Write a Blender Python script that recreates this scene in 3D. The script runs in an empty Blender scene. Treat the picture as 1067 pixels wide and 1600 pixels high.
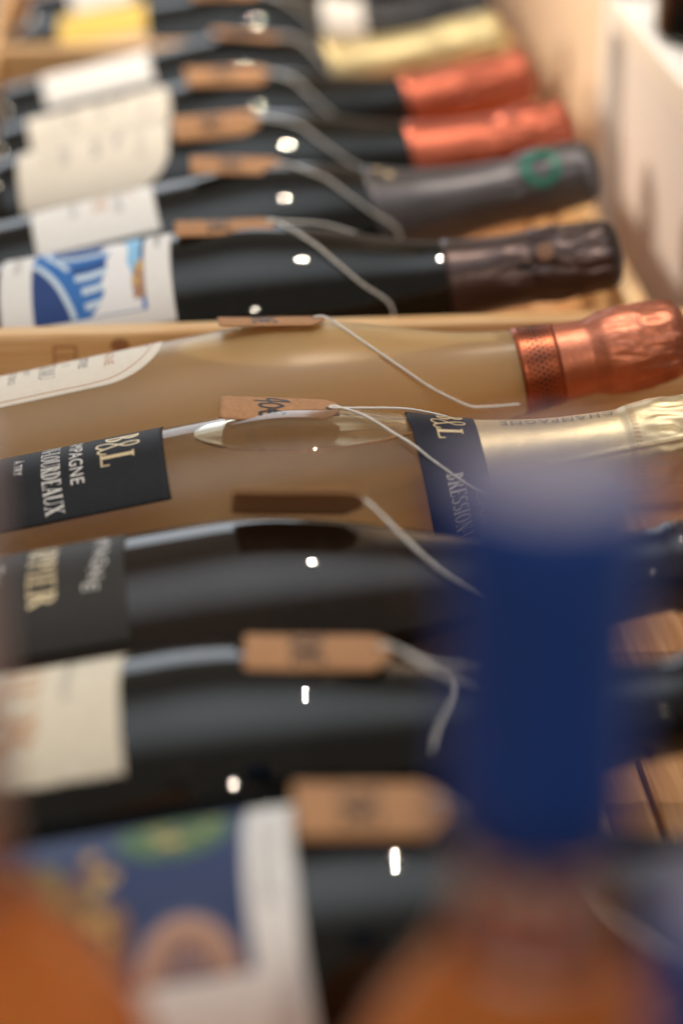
import bpy, bmesh, math, random
from mathutils import Vector, Matrix, noise
random.seed(7)
R = math.radians
sc = bpy.context.scene
COL = sc.collection

# ------------------------------------------------------------------ camera
cd = bpy.data.cameras.new('camera')
cam = bpy.data.objects.new('camera', cd); COL.objects.link(cam)
cam.location = (0, 0, .4461)
YAW, PITCH = R(4.5103), R(26.352)
fw = Vector((math.sin(YAW)*math.cos(PITCH), math.cos(YAW)*math.cos(PITCH), -math.sin(PITCH)))
cam.rotation_euler = fw.to_track_quat('-Z', 'Y').to_euler()
cd.sensor_fit = 'VERTICAL'; cd.sensor_height = 36; cd.lens = 75.95
cd.clip_start = .02; cd.clip_end = 60
cd.dof.use_dof = True; cd.dof.focus_distance = .852; cd.dof.aperture_fstop = 3.1
sc.camera = cam

# ------------------------------------------------------------------ room light
w = bpy.data.worlds.new('World'); sc.world = w; w.use_nodes = True
w.node_tree.nodes['Background'].inputs[0].default_value = (.38, .32, .27, 1)
w.node_tree.nodes['Background'].inputs[1].default_value = .66
def area(name, loc, aim, size, power, color, shape='DISK', sy=None):
    l = bpy.data.lights.new(name, 'AREA'); l.shape = shape; l.size = size
    if sy: l.size_y = sy
    l.energy = power; l.color = color
    o = bpy.data.objects.new(name, l); COL.objects.link(o); o.location = loc
    o.rotation_euler = (Vector(aim)-Vector(loc)).to_track_quat('-Z', 'Y').to_euler()
    return o
pan = area('ceiling_panel', (-.1, .62, 2.3), (-.1, .62, 0), 5.0, 88, (.86, .93, 1), 'RECTANGLE', 3.2)
pl = pan.data; pl.use_nodes = True; nt = pl.node_tree; em = nt.nodes['Emission']          # diffuser fades out towards its rim
g_ = nt.nodes.new('ShaderNodeNewGeometry'); d_ = nt.nodes.new('ShaderNodeVectorMath'); d_.operation = 'DISTANCE'; d_.inputs[1].default_value = (.5, .5, 0)
m_ = nt.nodes.new('ShaderNodeMapRange'); m_.interpolation_type = 'SMOOTHSTEP'
for k_, v_ in ((1, .5), (2, .0), (3, 0.), (4, 1.)): m_.inputs[k_].default_value = v_
nt.links.new(g_.outputs['Parametric'], d_.inputs[0]); nt.links.new(d_.outputs['Value'], m_.inputs[0]); nt.links.new(m_.outputs[0], em.inputs['Strength'])
area('spot_lamp', (.29, 1.0, 1.55), (.05, .9, 0), .019, 5.2, (1, .84, .66))
area('spot_lamp', (.50, 2.05, 1.6), (.05, .9, 0), .019, 4.5, (1, .84, .66))
area('spot_lamp', (.15, -1.9, 1.55), (.05, .8, 0), .03, 8.0, (1, .86, .70))
area('window', (-.7, 4.3, 1.0), (0, .6, .1), 2.4, 20, (.80, .90, 1), 'RECTANGLE', 1.5)
ww = area('added_wall_fill', (-1.5, 1.9, 1.6), (.28, 1.42, .20), .30, 2.0, (1, .86, .69)); ww.data.spread = R(26)  # added unseen fill light, narrowed to brighten the wall
vs = sc.view_settings
vs.view_transform = 'Standard'; vs.look = 'None'; vs.exposure = .14; vs.gamma = 1; vs.use_curve_mapping = False
cy = sc.cycles
cy.use_denoising = True; cy.max_bounces = 20; cy.transmission_bounces = 16; cy.glossy_bounces = 6; cy.diffuse_bounces = 4
cy.volume_bounces = 10; cy.transparent_max_bounces = 8; cy.sample_clamp_indirect = 8; cy.blur_glossy = .6

# ------------------------------------------------------------------ materials
def mat(name, base, rough=.5, metal=0, **kw):
    m = bpy.data.materials.new(name); m.use_nodes = True
    b = m.node_tree.nodes['Principled BSDF']
    b.inputs['Base Color'].default_value = (*base, 1); b.inputs['Roughness'].default_value = rough
    b.inputs['Metallic'].default_value = metal
    for k, v in kw.items(): b.inputs[k.replace('_', ' ')].default_value = v
    return m
def nd(m, t, **kw):
    n = m.node_tree.nodes.new(t)
    for k, v in kw.items(): setattr(n, k, v)
    return n
def lk(m, a, b): m.node_tree.links.new(a, b)
def coords(m, scale=(1, 1, 1), rot=(0, 0, 0)):
    tc = nd(m, 'ShaderNodeTexCoord'); mp = nd(m, 'ShaderNodeMapping')
    mp.inputs['Scale'].default_value = scale; mp.inputs['Rotation'].default_value = rot
    lk(m, tc.outputs['Object'], mp.inputs['Vector']); return mp.outputs[0]
def noise_n(m, vec, scale, detail=4, rough=.55):
    n = nd(m, 'ShaderNodeTexNoise'); n.inputs['Scale'].default_value = scale
    n.inputs['Detail'].default_value = detail; n.inputs['Roughness'].default_value = rough
    lk(m, vec, n.inputs['Vector']); return n.outputs['Fac']
def ramp(m, fac, stops):
    r = nd(m, 'ShaderNodeValToRGB'); e = r.color_ramp.elements
    while len(e) < len(stops): e.new(.5)
    for el, (p, c) in zip(e, stops): el.position = p; el.color = (*c, 1)
    lk(m, fac, r.inputs[0]); return r.outputs[0]
def bump(m, h, strength, dist=.001):
    b = nd(m, 'ShaderNodeBump'); b.inputs['Strength'].default_value = strength; b.inputs['Distance'].default_value = dist
    lk(m, h, b.inputs['Height']); lk(m, b.outputs[0], m.node_tree.nodes['Principled BSDF'].inputs['Normal'])
def P(m): return m.node_tree.nodes['Principled BSDF']

def wood(name, stops, axis=0, sc_=60, rough=.6):
    m = mat(name, (.5, .3, .15), rough)
    s = [sc_, sc_, sc_]; s[axis] = sc_*.045
    v = coords(m, s)
    f1 = noise_n(m, v, 1.0, 5, .6)
    wv = nd(m, 'ShaderNodeTexWave'); wv.wave_type = 'BANDS'; wv.bands_direction = 'Z' if axis != 2 else 'X'
    wv.inputs['Scale'].default_value = .55; wv.inputs['Distortion'].default_value = 7; wv.inputs['Detail'].default_value = 3
    lk(m, v, wv.inputs['Vector'])
    mx = nd(m, 'ShaderNodeMath', operation='MULTIPLY_ADD'); lk(m, wv.outputs['Fac'], mx.inputs[0]); mx.inputs[1].default_value = .45
    lk(m, f1, mx.inputs[2])
    lk(m, ramp(m, mx.outputs[0], stops), P(m).inputs['Base Color'])
    bump(m, f1, .25, .0006)
    return m
PINE = [(.36, (.86, .64, .38)), (.56, (.80, .52, .26)), (.70, (.60, .30, .10)), (.80, (.76, .48, .22)), (.95, (.66, .38, .15))]
M_pine_x = wood('pine_along_x', PINE, 0, 200)
M_pine_y = wood('pine_along_y', PINE, 1, 200)
M_floor_y = wood('pine_floor', [(.3, (.78, .52, .28)), (.62, (.68, .40, .20)), (.95, (.50, .25, .10))], 1, 230)
M_counter = wood('counter_wood', [(.3, (.42, .25, .13)), (.9, (.28, .15, .07))], 0, 25)
M_knot = mat('pine_knot', (.30, .12, .04), .5)
M_stamp = mat('burnt_stamp', (.36, .16, .06), .7)

def dark_glass(name, col):
    m = mat(name, col, .035, 0, IOR=1.5)
    v = coords(m, (1, 1, 1)); f = noise_n(m, v, 55, 2, .4); bump(m, f, .012, .0015)
    d = noise_n(m, coords(m, (1, 1, 1)), 900, 3, .7)
    mr = nd(m, 'ShaderNodeMapRange'); mr.inputs[1].default_value = .55; mr.inputs[2].default_value = .8
    mr.inputs[3].default_value = .015; mr.inputs[4].default_value = .07
    lk(m, d, mr.inputs[0]); lk(m, mr.outputs[0], P(m).inputs['Roughness'])
    sp = noise_n(m, coords(m), 1500, 2, .5)
    lk(m, ramp(m, sp, [(.66, col), (.74, (.10, .10, .095))]), P(m).inputs['Base Color'])
    return m
M_dark = dark_glass('dark_green_glass', (.004, .005, .004))
M_brown = dark_glass('dark_brown_glass', (.014, .008, .005))

def wine_glass(name, tint, density, rough, surf=(1, 1, 1), tr=1.0, scat=0, scol=(1, .85, .6)):
    m = mat(name, surf, rough, 0, IOR=1.38, Transmission_Weight=tr)
    va = nd(m, 'ShaderNodeVolumeAbsorption'); va.inputs['Color'].default_value = (*tint, 1); va.inputs['Density'].default_value = density
    vo = va.outputs[0]
    if scat:
        vs_ = nd(m, 'ShaderNodeVolumeScatter'); vs_.inputs['Color'].default_value = (*scol, 1); vs_.inputs['Density'].default_value = scat; vs_.inputs['Anisotropy'].default_value = .2
        ad = nd(m, 'ShaderNodeAddShader'); lk(m, vo, ad.inputs[0]); lk(m, vs_.outputs[0], ad.inputs[1]); vo = ad.outputs[0]
    lk(m, vo, m.node_tree.nodes['Material Output'].inputs['Volume'])
    return m
M_clear = wine_glass('clear_glass_pale_gold_wine', (1, .70, .14), 9, 0.0, (1, .94, .78), 1.0, 20, (1, .93, .78))
M_frost = wine_glass('frosted_glass_gold_wine', (1, .66, .12), 8, .32, (1, .78, .42), .80, 20, (1, .97, .92))
M_neckglass = mat('clear_neck_glass', (.96, .93, .90), .01, 0, IOR=1.5, Transmission_Weight=1.0)
M_orange = wine_glass('orange_wine_glass', (.99, .50, .06), 14, .03, (.97, .42, .09), .62)

def paper(name, col, rough=.65, var=.06, spec=.5):
    m = mat(name, col, rough, 0, Specular_IOR_Level=spec)
    f = noise_n(m, coords(m), 350, 4, .7)
    a = tuple(c*(1-var) for c in col); b = tuple(min(1, c*(1+var)) for c in col)
    lk(m, ramp(m, f, [(.3, a), (.7, b)]), P(m).inputs['Base Color'])
    bump(m, f, .12, .0003); return m
M_white = paper('white_label_paper', (.86, .85, .82), .6, .03)
M_cream = paper('cream_label_paper', (.82, .76, .65), .65, .04)
M_aged = paper('deckled_cream_paper', (.80, .73, .58), .75, .10)
M_black = paper('black_label_paper', (.012, .013, .017), .6, .2, .25)
M_navy = paper('black_neck_paper', (.009, .011, .024), .55, .2, .25)
M_slate = paper('slate_label_paper', (.034, .032, .029), .6, .12, .3)
M_yellow = paper('yellow_label_paper', (.80, .55, .12), .6, .03)
M_blush = paper('blush_label_paper', (.74, .57, .43), .6, .03)
M_orangelab = paper('orange_label_paper', (.75, .32, .05), .6, .03)
M_kraft = paper('kraft_card', (.45, .23, .105), .8, .16)
M_ink = mat('black_marker_ink', (.012, .01, .012), .45)
M_print_grey = mat('grey_print', (.20, .19, .18), .6)
M_print_faint = mat('faint_print', (.48, .45, .40), .6)
M_print_white = mat('white_print', (.80, .78, .74), .5)
M_print_copper = mat('copper_print', (.50, .20, .09), .45, .3)
M_print_gold = mat('gold_leaf_print', (.80, .64, .38), .4, .35)
M_print_tan = mat('tan_print', (.62, .35, .18), .6)
def flat(n, c): return mat(n, c, .6)
M_blue_d = flat('deep_blue_print', (.010, .05, .22)); M_blue_m = flat('mid_blue_print', (.025, .17, .52)); M_blue_l = flat('sky_blue_print', (.28, .58, .86)); M_foam_w = flat('white_print_paint', (.90, .91, .92)); M_foam = flat('pale_blue_print', (.62, .76, .88))
M_blue_a = flat('ink_blue_print', (.020, .042, .13)); M_violet = flat('dusk_violet_print', (.05, .045, .10)); M_green_p = flat('leaf_green_print', (.07, .16, .06))
M_lime_p = flat('lime_print', (.36, .37, .11)); M_olive_p = flat('olive_print', (.20, .19, .07)); M_blue_m2 = flat('slate_blue_print', (.07, .10, .21)); M_brown_p2 = flat('rust_print', (.42, .23, .15)); M_peach_p = flat('peach_print', (.56, .34, .24)); M_brown_p = flat('brown_print', (.22, .11, .06)); M_ochre_p = flat('ochre_print', (.60, .38, .11))

def foil(name, col, rough, br=.5, metal=1.0):
    m = mat(name, col, rough, metal)
    v = coords(m, (1, 1, 1)); f = noise_n(m, v, 160, 4, .6)
    bump(m, f, br, .0009)
    g = noise_n(m, coords(m, (1, 1, 1)), 45, 3, .6)
    a = tuple(c*.82 for c in col)
    lk(m, ramp(m, g, [(.35, a), (.65, col)]), P(m).inputs['Base Color']); return m
M_copper = foil('copper_foil', (.62, .225, .135), .42, .5)
M_copper2 = foil('matte_copper_foil', (.58, .16, .095), .42, .6)
M_copper_b = foil('dull_copper_band', (.46, .13, .065), .34, .12)
M_gold = foil('pale_gold_foil', (.76, .62, .39), .45, .22)
M_gold2 = foil('matte_gold_foil', (.76, .63, .34), .46, .3)
M_brownfoil = foil('dark_brown_foil', (.10, .07, .065), .32, .45, .75)
M_greyfoil = foil('charcoal_foil', (.13, .12, .125), .36, .3, .7)
M_blackfoil = foil('black_foil', (.03, .03, .033), .3, .3, .5)
M_emerald = mat('emerald_print', (.004, .17, .11), .4, .0)
M_bluecap = mat('blue_capsule', (.007, .056, .30), .5, 0, Specular_IOR_Level=.35)
M_palecap = mat('pale_pink_capsule', (.62, .50, .48), .45, .2)
M_captop_lit = mat('lit_capsule_top', (.22, .20, .27), .5, 0)  # light falling on the blue capsule's top, put into a paler lavender colour

M_string = mat('cotton_string', (.88, .86, .80), .85, 0, Sheen_Weight=.3)
bump(M_string, noise_n(M_string, coords(M_string, (1, 1, 1)), 2200, 2, .6), .9, .0004)
def paint(name, col, rough=.5):
    m = mat(name, col, rough); f = noise_n(m, coords(m), 40, 5, .6)
    lk(m, ramp(m, f, [(.3, tuple(c*.95 for c in col)), (.7, col)]), P(m).inputs['Base Color']); bump(m, f, .05, .001); return m
M_shelf = paint('white_shelf_paint', (.80, .79, .77), .4)
M_edge = paint('cream_shelf_edge', (.74, .66, .56), .5)
M_back = paint('grey_back_panel', (.66, .59, .55), .55)
M_wall = paint('beige_wall_paint', (.66, .50, .35), .7)

# ------------------------------------------------------------------ mesh helpers
def link(name, me, m=None, parent=None):
    o = bpy.data.objects.new(name, me); COL.objects.link(o)
    if m is not None: me.materials.clear(); me.materials.append(m)
    if parent is not None: o.parent = parent
    return o
def mesh(name, verts, faces, smooth=False):
    me = bpy.data.meshes.new(name); me.from_pydata(verts, [], faces); me.update()
    if smooth:
        for p in me.polygons: p.use_smooth = True
    return me
def tag(o, label, cat, group=None):
    o['label'] = label; o['category'] = cat
    if group: o['group'] = group
    return o
def empty(name, loc, rot=(0, 0, 0)):
    o = bpy.data.objects.new(name, None); COL.objects.link(o); o.location = loc; o.rotation_euler = rot
    o.empty_display_size = .02; return o
def box(name, lo, hi, m, parent=None, bev=.0012):
    bm = bmesh.new(); bmesh.ops.create_cube(bm, size=1)
    for v in bm.verts:
        for i in range(3): v.co[i] = lo[i]+(v.co[i]+.5)*(hi[i]-lo[i])
    if bev: bmesh.ops.bevel(bm, geom=bm.edges[:], offset=bev, segments=1, affect='EDGES')
    me = bpy.data.meshes.new(name); bm.to_mesh(me); bm.free()
    return link(name, me, m, parent)
def tube(pts, r, seg=8, close=False, twist=0):
    n = len(pts); pts = [Vector(p) for p in pts]; verts = []; faces = []
    up = Vector((0, 0, 1))
    for i, p in enumerate(pts):
        a = pts[i-1] if (i or close) else pts[0]; b = pts[(i+1) % n] if (i < n-1 or close) else pts[-1]
        t = (b-a).normalized(); x = t.cross(up)
        if x.length < 1e-4: x = t.cross(Vector((0, 1, 0)))
        x.normalize(); y = x.cross(t)
        rr = r*(1+.13*math.sin(i*1.9)) if twist else r
        for k in range(seg):
            an = 2*math.pi*k/seg; verts.append(p+x*math.cos(an)*rr+y*math.sin(an)*rr)
    m = n if close else n-1
    for i in range(m):
        for k in range(seg):
            j = (i+1) % n; faces.append((i*seg+k, i*seg+(k+1) % seg, j*seg+(k+1) % seg, j*seg+k))
    if not close: faces += [tuple(range(seg))[::-1], tuple((n-1)*seg+k for k in range(seg))]
    return verts, faces
def catmull(pts, n=8):
    pts = [Vector(p) for p in pts]; q = [pts[0]]+pts+[pts[-1]]; out = []
    for i in range(1, len(q)-2):
        p0, p1, p2, p3 = q[i-1], q[i], q[i+1], q[i+2]
        for k in range(n):
            t = k/n
            out.append(.5*((2*p1)+(-p0+p2)*t+(2*p0-5*p1+4*p2-p3)*t*t+(-p0+3*p1-3*p2+p3)*t**3))
    out.append(pts[-1]); return out
def interp(tab, x):
    if x <= tab[0][0]: return tab[0][1]
    for (a, b), (c, d) in zip(tab, tab[1:]):
        if x <= c: return b+(d-b)*(x-a)/(c-a)
    return tab[-1][1]
def smooth_tab(tab):
    pts = catmull([(a, b, 0) for a, b in tab], 10); return [(p.x, p.y) for p in pts]
def lathe(prof, seg=72, disp=None, ax='X', flip=False):
    """prof: (s, r) along the axis; x = s, angle 0 on top, positive towards -y"""
    verts = []; faces = []; idx = []
    for s, r in prof:
        if r < 1e-6:
            idx.append([len(verts)]); verts.append((s, 0, 0))
        else:
            row = []
            for k in range(seg):
                a = 2*math.pi*k/seg; rr = r+(disp(s, a, r) if disp else 0)
                row.append(len(verts)); verts.append((s, -rr*math.sin(a), rr*math.cos(a)))
            idx.append(row)
    for A, B in zip(idx, idx[1:]):
        if len(A) == 1 and len(B) == 1: continue
        for k in range(seg):
            k2 = (k+1) % seg
            if len(A) == 1: f = (A[0], B[k2], B[k])
            elif len(B) == 1: f = (A[k], A[k2], B[0])
            else: f = (A[k], A[k2], B[k2], B[k])
            faces.append(f[::-1] if not flip else f)
    if ax == 'Z': verts = [(z, y, x) for x, y, z in verts]; faces = [f[::-1] for f in faces]
    return verts, faces

def orient(v, f, out=True):
    vol = 0
    for q in f:
        a = Vector(v[q[0]])
        for i in range(1, len(q)-1): vol += a.dot(Vector(v[q[i]]).cross(Vector(v[q[i+1]])))
    return v, (f if (vol > 0) == out else [tuple(q[::-1]) for q in f])

# ------------------------------------------------------------------ flat print helpers (2D polygons)
def sans(txt, height, width=None, shear=0.0, space=1.0):
    cu = bpy.data.curves.new('t', 'FONT'); cu.body = txt; cu.size = 1; cu.shear = shear; cu.space_character = space
    cu.resolution_u = 4
    o = bpy.data.objects.new('t', cu); COL.objects.link(o)
    dg = bpy.context.evaluated_depsgraph_get(); me = o.evaluated_get(dg).to_mesh()
    vs_ = [(v.co.x, v.co.y) for v in me.vertices]; fs = [tuple(p.vertices) for p in me.polygons]
    o.evaluated_get(dg).to_mesh_clear(); bpy.data.objects.remove(o); bpy.data.curves.remove(cu)
    x0 = min(v[0] for v in vs_); x1 = max(v[0] for v in vs_); y0 = min(v[1] for v in vs_); y1 = max(v[1] for v in vs_)
    ky = height/(y1-y0); kx = (width/(x1-x0)) if width else ky
    vs_ = [((x-(x0+x1)/2)*kx, (y-y0)*ky) for x, y in vs_]
    return [[vs_[i] for i in f] for f in fs]
T_, t_ = .17, .055
def rect(x0, y0, x1, y1): return [(x0, y0), (x1, y0), (x1, y1), (x0, y1)]
def stem(x, w=T_, y0=0, y1=1, lo=True, hi=True):
    o = [rect(x, y0, x+w, y1)]
    if lo: o.append(rect(x-.08, y0, x+w+.08, y0+t_))
    if hi: o.append(rect(x-.08, y1-t_, x+w+.08, y1))
    return o
def arc(cx, cy, rx, ry, a0, a1, n=12, tx=T_, ty=t_):
    o = []
    for i in range(n):
        a = R(a0+(a1-a0)*i/n); b = R(a0+(a1-a0)*(i+1)/n)
        p = lambda q, k: (cx+(rx-k*tx)*math.cos(q), cy+(ry-k*ty)*math.sin(q))
        q = [p(a, 0), p(b, 0), p(b, 1), p(a, 1)]
        o.append(q if a1 > a0 else q[::-1])
    return o
def diag(x0, y0, x1, y1, w): return [[(x0-w/2, y0), (x0+w/2, y0), (x1+w/2, y1), (x1-w/2, y1)]]
GL = {
 'B': (.68, stem(.1)+arc(.26, .745, .27, .255, -90, 90)+arc(.26, .27, .36, .27, -90, 90)),
 'R': (.74, stem(.1)+arc(.26, .735, .33, .265, -90, 90)+diag(.66, 0, .40, .5, .2)),
 'P': (.66, stem(.1)+arc(.26, .72, .34, .28, -90, 90)),
 'E': (.68, stem(.1)+[rect(.27, 1-t_, .6, 1), rect(.27, .475, .48, .475+t_), rect(.27, 0, .62, t_), rect(.55, .78, .6, 1-t_), rect(.57, t_, .62, .24)]),
 'S': (.62, arc(.32, .745, .26, .255, 30, 265, 14, .14)+arc(.32, .265, .28, .265, 90, -150, 14, .14)),
 'I': (.38, stem(.1)), 'O': (.84, arc(.42, .5, .39, .5, 0, 360, 24)),
 'N': (.88, stem(.13, t_)+stem(.72, t_, lo=False)+diag(.72, 0, .16, 1, .2)),
 '-': (.38, [rect(.06, .38, .32, .46)]),
 'L': (.64, stem(.1)+[rect(.27, 0, .6, t_), rect(.55, t_, .6, .26)]),
 'U': (.86, stem(.1, y0=.28, lo=False)+stem(.70, t_, y0=.28, lo=False)+arc(.425, .28, .33, .28, 180, 360, 12, .12)),
 'D': (.82, stem(.1)+arc(.26, .5, .5, .5, -90, 90, 16)),
 'A': (.84, diag(.12, 0, .42, 1, .07)+diag(.70, 0, .42, 1, .2)+[rect(.22, .3, .58, .3+t_), rect(.0, 0, .24, t_*.9), rect(.55, 0, .85, t_*.9)]),
 'X': (.82, diag(.68, 0, .16, 1, .2)+diag(.14, 0, .66, 1, .07)+[rect(.0, 0, .28, t_*.9), rect(.52, 0, .84, t_*.9), rect(.0, 1-t_*.9, .32, 1), rect(.52, 1-t_*.9, .8, 1)]),
 'C': (.76, arc(.42, .5, .39, .5, 40, 320, 18)), 'H': (.86, stem(.1)+stem(.58)+[rect(.27, .48, .58, .48+t_)]),
 'M': (1.0, stem(.12, t_)+stem(.76)+diag(.47, 0, .17, 1, .17)+diag(.47, 0, .80, 1, .06)),
 'G': (.82, arc(.42, .5, .39, .5, 40, 340, 18)+[rect(.6, .0, .76, .42)]),
}
def serif(txt, height, width):
    polys = []; x = 0
    for ch in txt:
        wd, ps = GL[ch]
        for p in ps: polys.append([(x+a, b) for a, b in p])
        x += wd+.04
    return [[((a-x/2)*width/x, b*height) for a, b in p] for p in polys]
def stroke(pts, w0, n=6, w1=None):
    """ribbon along a 2D path"""
    c = catmull([(a, b, 0) for a, b in pts], n); out = []; m = len(c)
    L = []
    for i, p in enumerate(c):
        t = (c[min(i+1, m-1)]-c[max(i-1, 0)]); t.normalize()
        w = w0 if w1 is None else w0+(w1-w0)*abs(math.sin(math.atan2(t.y, t.x)))
        L.append(((p.x-t.y*w/2, p.y+t.x*w/2), (p.x+t.y*w/2, p.y-t.x*w/2)))
    for a, b in zip(L, L[1:]): out.append([a[0], a[1], b[1], b[0]])
    return out
def ell(cx, cy, rx, ry, n=24, a0=0, a1=360): return [(cx+rx*math.cos(R(a0+(a1-a0)*i/n)), cy+ry*math.sin(R(a0+(a1-a0)*i/n))) for i in range(n+(a1-a0 < 360))]
def down(polys, s0, c0): return [[(s0+y, c0+x) for x, y in p] for p in polys]     # reads away from the crest towards the viewer, tops to the neck
def axial(polys, s0, c0): return [[(s0-x, c0+y) for x, y in p] for p in polys]    # runs along the bottle

# ------------------------------------------------------------------ the bottle
PROF = smooth_tab([(.008, .0440), (.05, .0440), (.10, .0440), (.125, .0439), (.137, .0436), (.150, .0423), (.162, .0400), (.177, .0364), (.190, .0325), (.20, .0293), (.2125, .0253), (.225, .0219), (.245, .0182), (.262, .0164), (.284, .0150)])
class Bottle:
    def __init__(self, pose, label, glass, dr=0.0, seg=80, prof=PROF, group='champagne bottles lying in the wooden crates'):
        X, Y, Z, t, ps = pose; self.t = R(t); self.ps = R(ps); self.dr = dr; self.prof = prof
        self.root = empty('champagne_bottle', (X, Y, Z), (0, -self.t, self.ps)); tag(self.root, label, 'bottle', group)
        self.M = Matrix.Translation((X, Y, Z)) @ Matrix.Rotation(self.ps, 4, 'Z') @ Matrix.Rotation(-self.t, 4, 'Y')
        pr = [(.022, 0), (.018, .012), (.006, .028), (.0, .036), (.0012, .0405), (.004, .0432)]
        pr += [(s, self.r(s)) for s in [.008+i*.0046 for i in range(61)] if s < .284]
        pr += [(.286, .0150), (.288, .0164), (.295, .0164), (.297, .0146), (.305, .0146), (.306, .013), (.306, 0)]
        self.v, self.f = orient(*lathe(pr, seg))
        self.glass_mat = glass; self.glass = None
    bulge = 1.0
    def r(self, s): return interp(self.prof, s)+self.dr
    def finish(self, extra=None):
        v, f = list(self.v), list(self.f)
        if extra:
            n = len(v); v += extra[0]; f += [tuple(i+n for i in q) for q in extra[1]]
        self.glass = link('glass_body', mesh('glass_body', v, f, True), self.glass_mat, self.root); return self
    def bubble(self, drop=.0042, wall=.0030):
        t = self.t; rin = lambda s: self.r(s)-wall
        ss = [.10+i*.001 for i in range(140)]; h = [s*math.sin(t)+rin(s)*math.cos(t) for s in ss]
        zb = max(h)-drop; ins = [s for s, q in zip(ss, h) if q > zb]; a, b = ins[0], ins[-1]
        N, K = 44, 18; v = []; f = []
        for i in range(N+1):
            s = a+(b-a)*(.5-.5*math.cos(math.pi*i/N)); zl = (zb-s*math.sin(t))/math.cos(t); r = rin(s)
            ph = math.acos(max(-1, min(1, zl/r)))
            for j in range(K+1):
                q = ph*(2*j/K-1); v.append((s, -r*math.sin(q), r*math.cos(q)))
            for j in range(K+1):
                q = ph*(2*j/K-1); e = abs(2*j/K-1); v.append((s, -r*math.sin(q), zl+(.0009*e**4 if 0 < i < N else 0)))
        st = 2*(K+1)
        for i in range(N):
            for j in range(K):
                A = i*st+j; B = A+1; Cc = A+st; D = B+st
                f.append((A, B, D, Cc)); o = K+1
                f.append((A+o, Cc+o, D+o, B+o))
        return orient(v, f, False)
    def pt(self, s, phi, off=0):
        r = self.r(s)+off; return Vector((s, -r*math.sin(phi), r*math.cos(phi)))
    def world(self, s, phi, off=0): return self.M @ self.pt(s, phi, off)
    def wrap(self, name, polys, m, parent=None, off=.0003, rref=.044, phi0=0, surf=None, lay=6e-6, step=.0025, sstep=.006, layered=True):
        bm = bmesh.new(); li = bm.verts.layers.int.new('lay')
        for n, p in enumerate(polys):
            vs_ = [bm.verts.new((a, c, 0)) for a, c in p]
            for q in vs_: q[li] = n if layered else 0
            try: bm.faces.new(vs_)
            except ValueError: pass
        if any(len(p) > 4 for p in polys): bmesh.ops.triangulate(bm, faces=bm.faces[:])
        for axi, stp in ((1, step), (0, sstep)):
            lo = min(v.co[axi] for v in bm.verts); hi = max(v.co[axi] for v in bm.verts)
            k = math.floor(lo/stp)+1
            while k*stp < hi:
                co = [0, 0, 0]; no = [0, 0, 0]; co[axi] = k*stp; no[axi] = 1
                bmesh.ops.bisect_plane(bm, geom=bm.verts[:]+bm.edges[:]+bm.faces[:], plane_co=co, plane_no=no, dist=1e-8); k += 1
        rr = surf or self.r
        # keep new verts on the layer of the faces they belong to
        for v in bm.verts:
            s, c = v.co.x, v.co.y; ph = phi0+c/rref; r = rr(s)+off+(v[li] % 9)*lay
            v.co = (s, -r*math.sin(ph), r*math.cos(ph))
        bm.normal_update()
        for fc in bm.faces:
            cc = fc.calc_center_median()
            if fc.normal.dot(Vector((0, cc.y, cc.z))) < 0: fc.normal_flip()
            fc.smooth = True
        me = bpy.data.meshes.new(name); bm.to_mesh(me); bm.free()
        return link(name, me, m, parent or self.root)
    def label(self, name, s0, s1, p0, p1, m, off=.00018, cr=0.0, cl=0.0, rough=0.0, parent=None, nu=40, nv=48, thick=.00012):
        """paper patch from angle p0 to p1 (deg); cr / cl round its neck-end / base-end corners"""
        v = []; f = []; p0, p1 = R(p0), R(p1); rm = .044
        for i in range(nu+1):
            s = s0+(s1-s0)*i/nu; ins = 0
            for d, cc in ((s1-s, cr), (s-s0, cl)):
                if cc and d < cc: ins = max(ins, (cc-math.sqrt(max(0, cc*cc-(cc-d)**2)))/rm)
            for j in range(nv+1):
                q = j/nv; ph = (p0+ins)+(p1-p0-2*ins)*q; se = s
                if rough and (i in (0, nu)): se += rough*noise.noise(Vector((ph*60, i, 3.1)))
                if rough and (j in (0, nv)): ph += rough/rm*noise.noise(Vector((s*2200, j, 1.7)))
                r = self.r(min(se, .284))+off+thick; v.append((se, -r*math.sin(ph), r*math.cos(ph)))
        n = nv+1
        for i in range(nu):
            for j in range(nv): f.append((i*n+j, i*n+j+1, (i+1)*n+j+1, (i+1)*n+j))
        # turned-down paper edge
        rim = [i*n for i in range(nu+1)]+[nu*n+j for j in range(1, n)]+[i*n+nv for i in range(nu-1, -1, -1)]+[j for j in range(nv-1, 0, -1)]
        b0 = len(v)
        for k in rim:
            x, y, z = v[k]; l = math.hypot(y, z); g = (l-thick-off*.8)/l; v.append((x, y*g, z*g))
        for i in range(len(rim)):
            j = (i+1) % len(rim); f.append((rim[i], rim[j], b0+j, b0+i))
        me = mesh(name, v, f, True)
        bm = bmesh.new(); bm.from_mesh(me); bmesh.ops.recalc_face_normals(bm, faces=bm.faces[:])
        k = sum(1 for q in bm.faces if q.normal.dot(Vector((0, q.calc_center_median().y, q.calc_center_median().z))) < 0)
        if k > len(bm.faces)/2: bmesh.ops.reverse_faces(bm, faces=bm.faces[:])
        bm.to_mesh(me); bm.free()
        return link(name, me, m, parent or self.root)
    def rf(self, s):
        if s < .277: return self.r(s)+.0006
        b = self.r(.277)+.0006
        k = self.bulge
        return interp([(.277, b), (.280, b+.0008*k), (.2835, .0172*k), (.290, .0176*k), (.306, .0168*k), (.312, .0163*k), (.316, .0148*k), (.3185, .0120*k), (.3198, .006), (.32, 0)], s)
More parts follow.
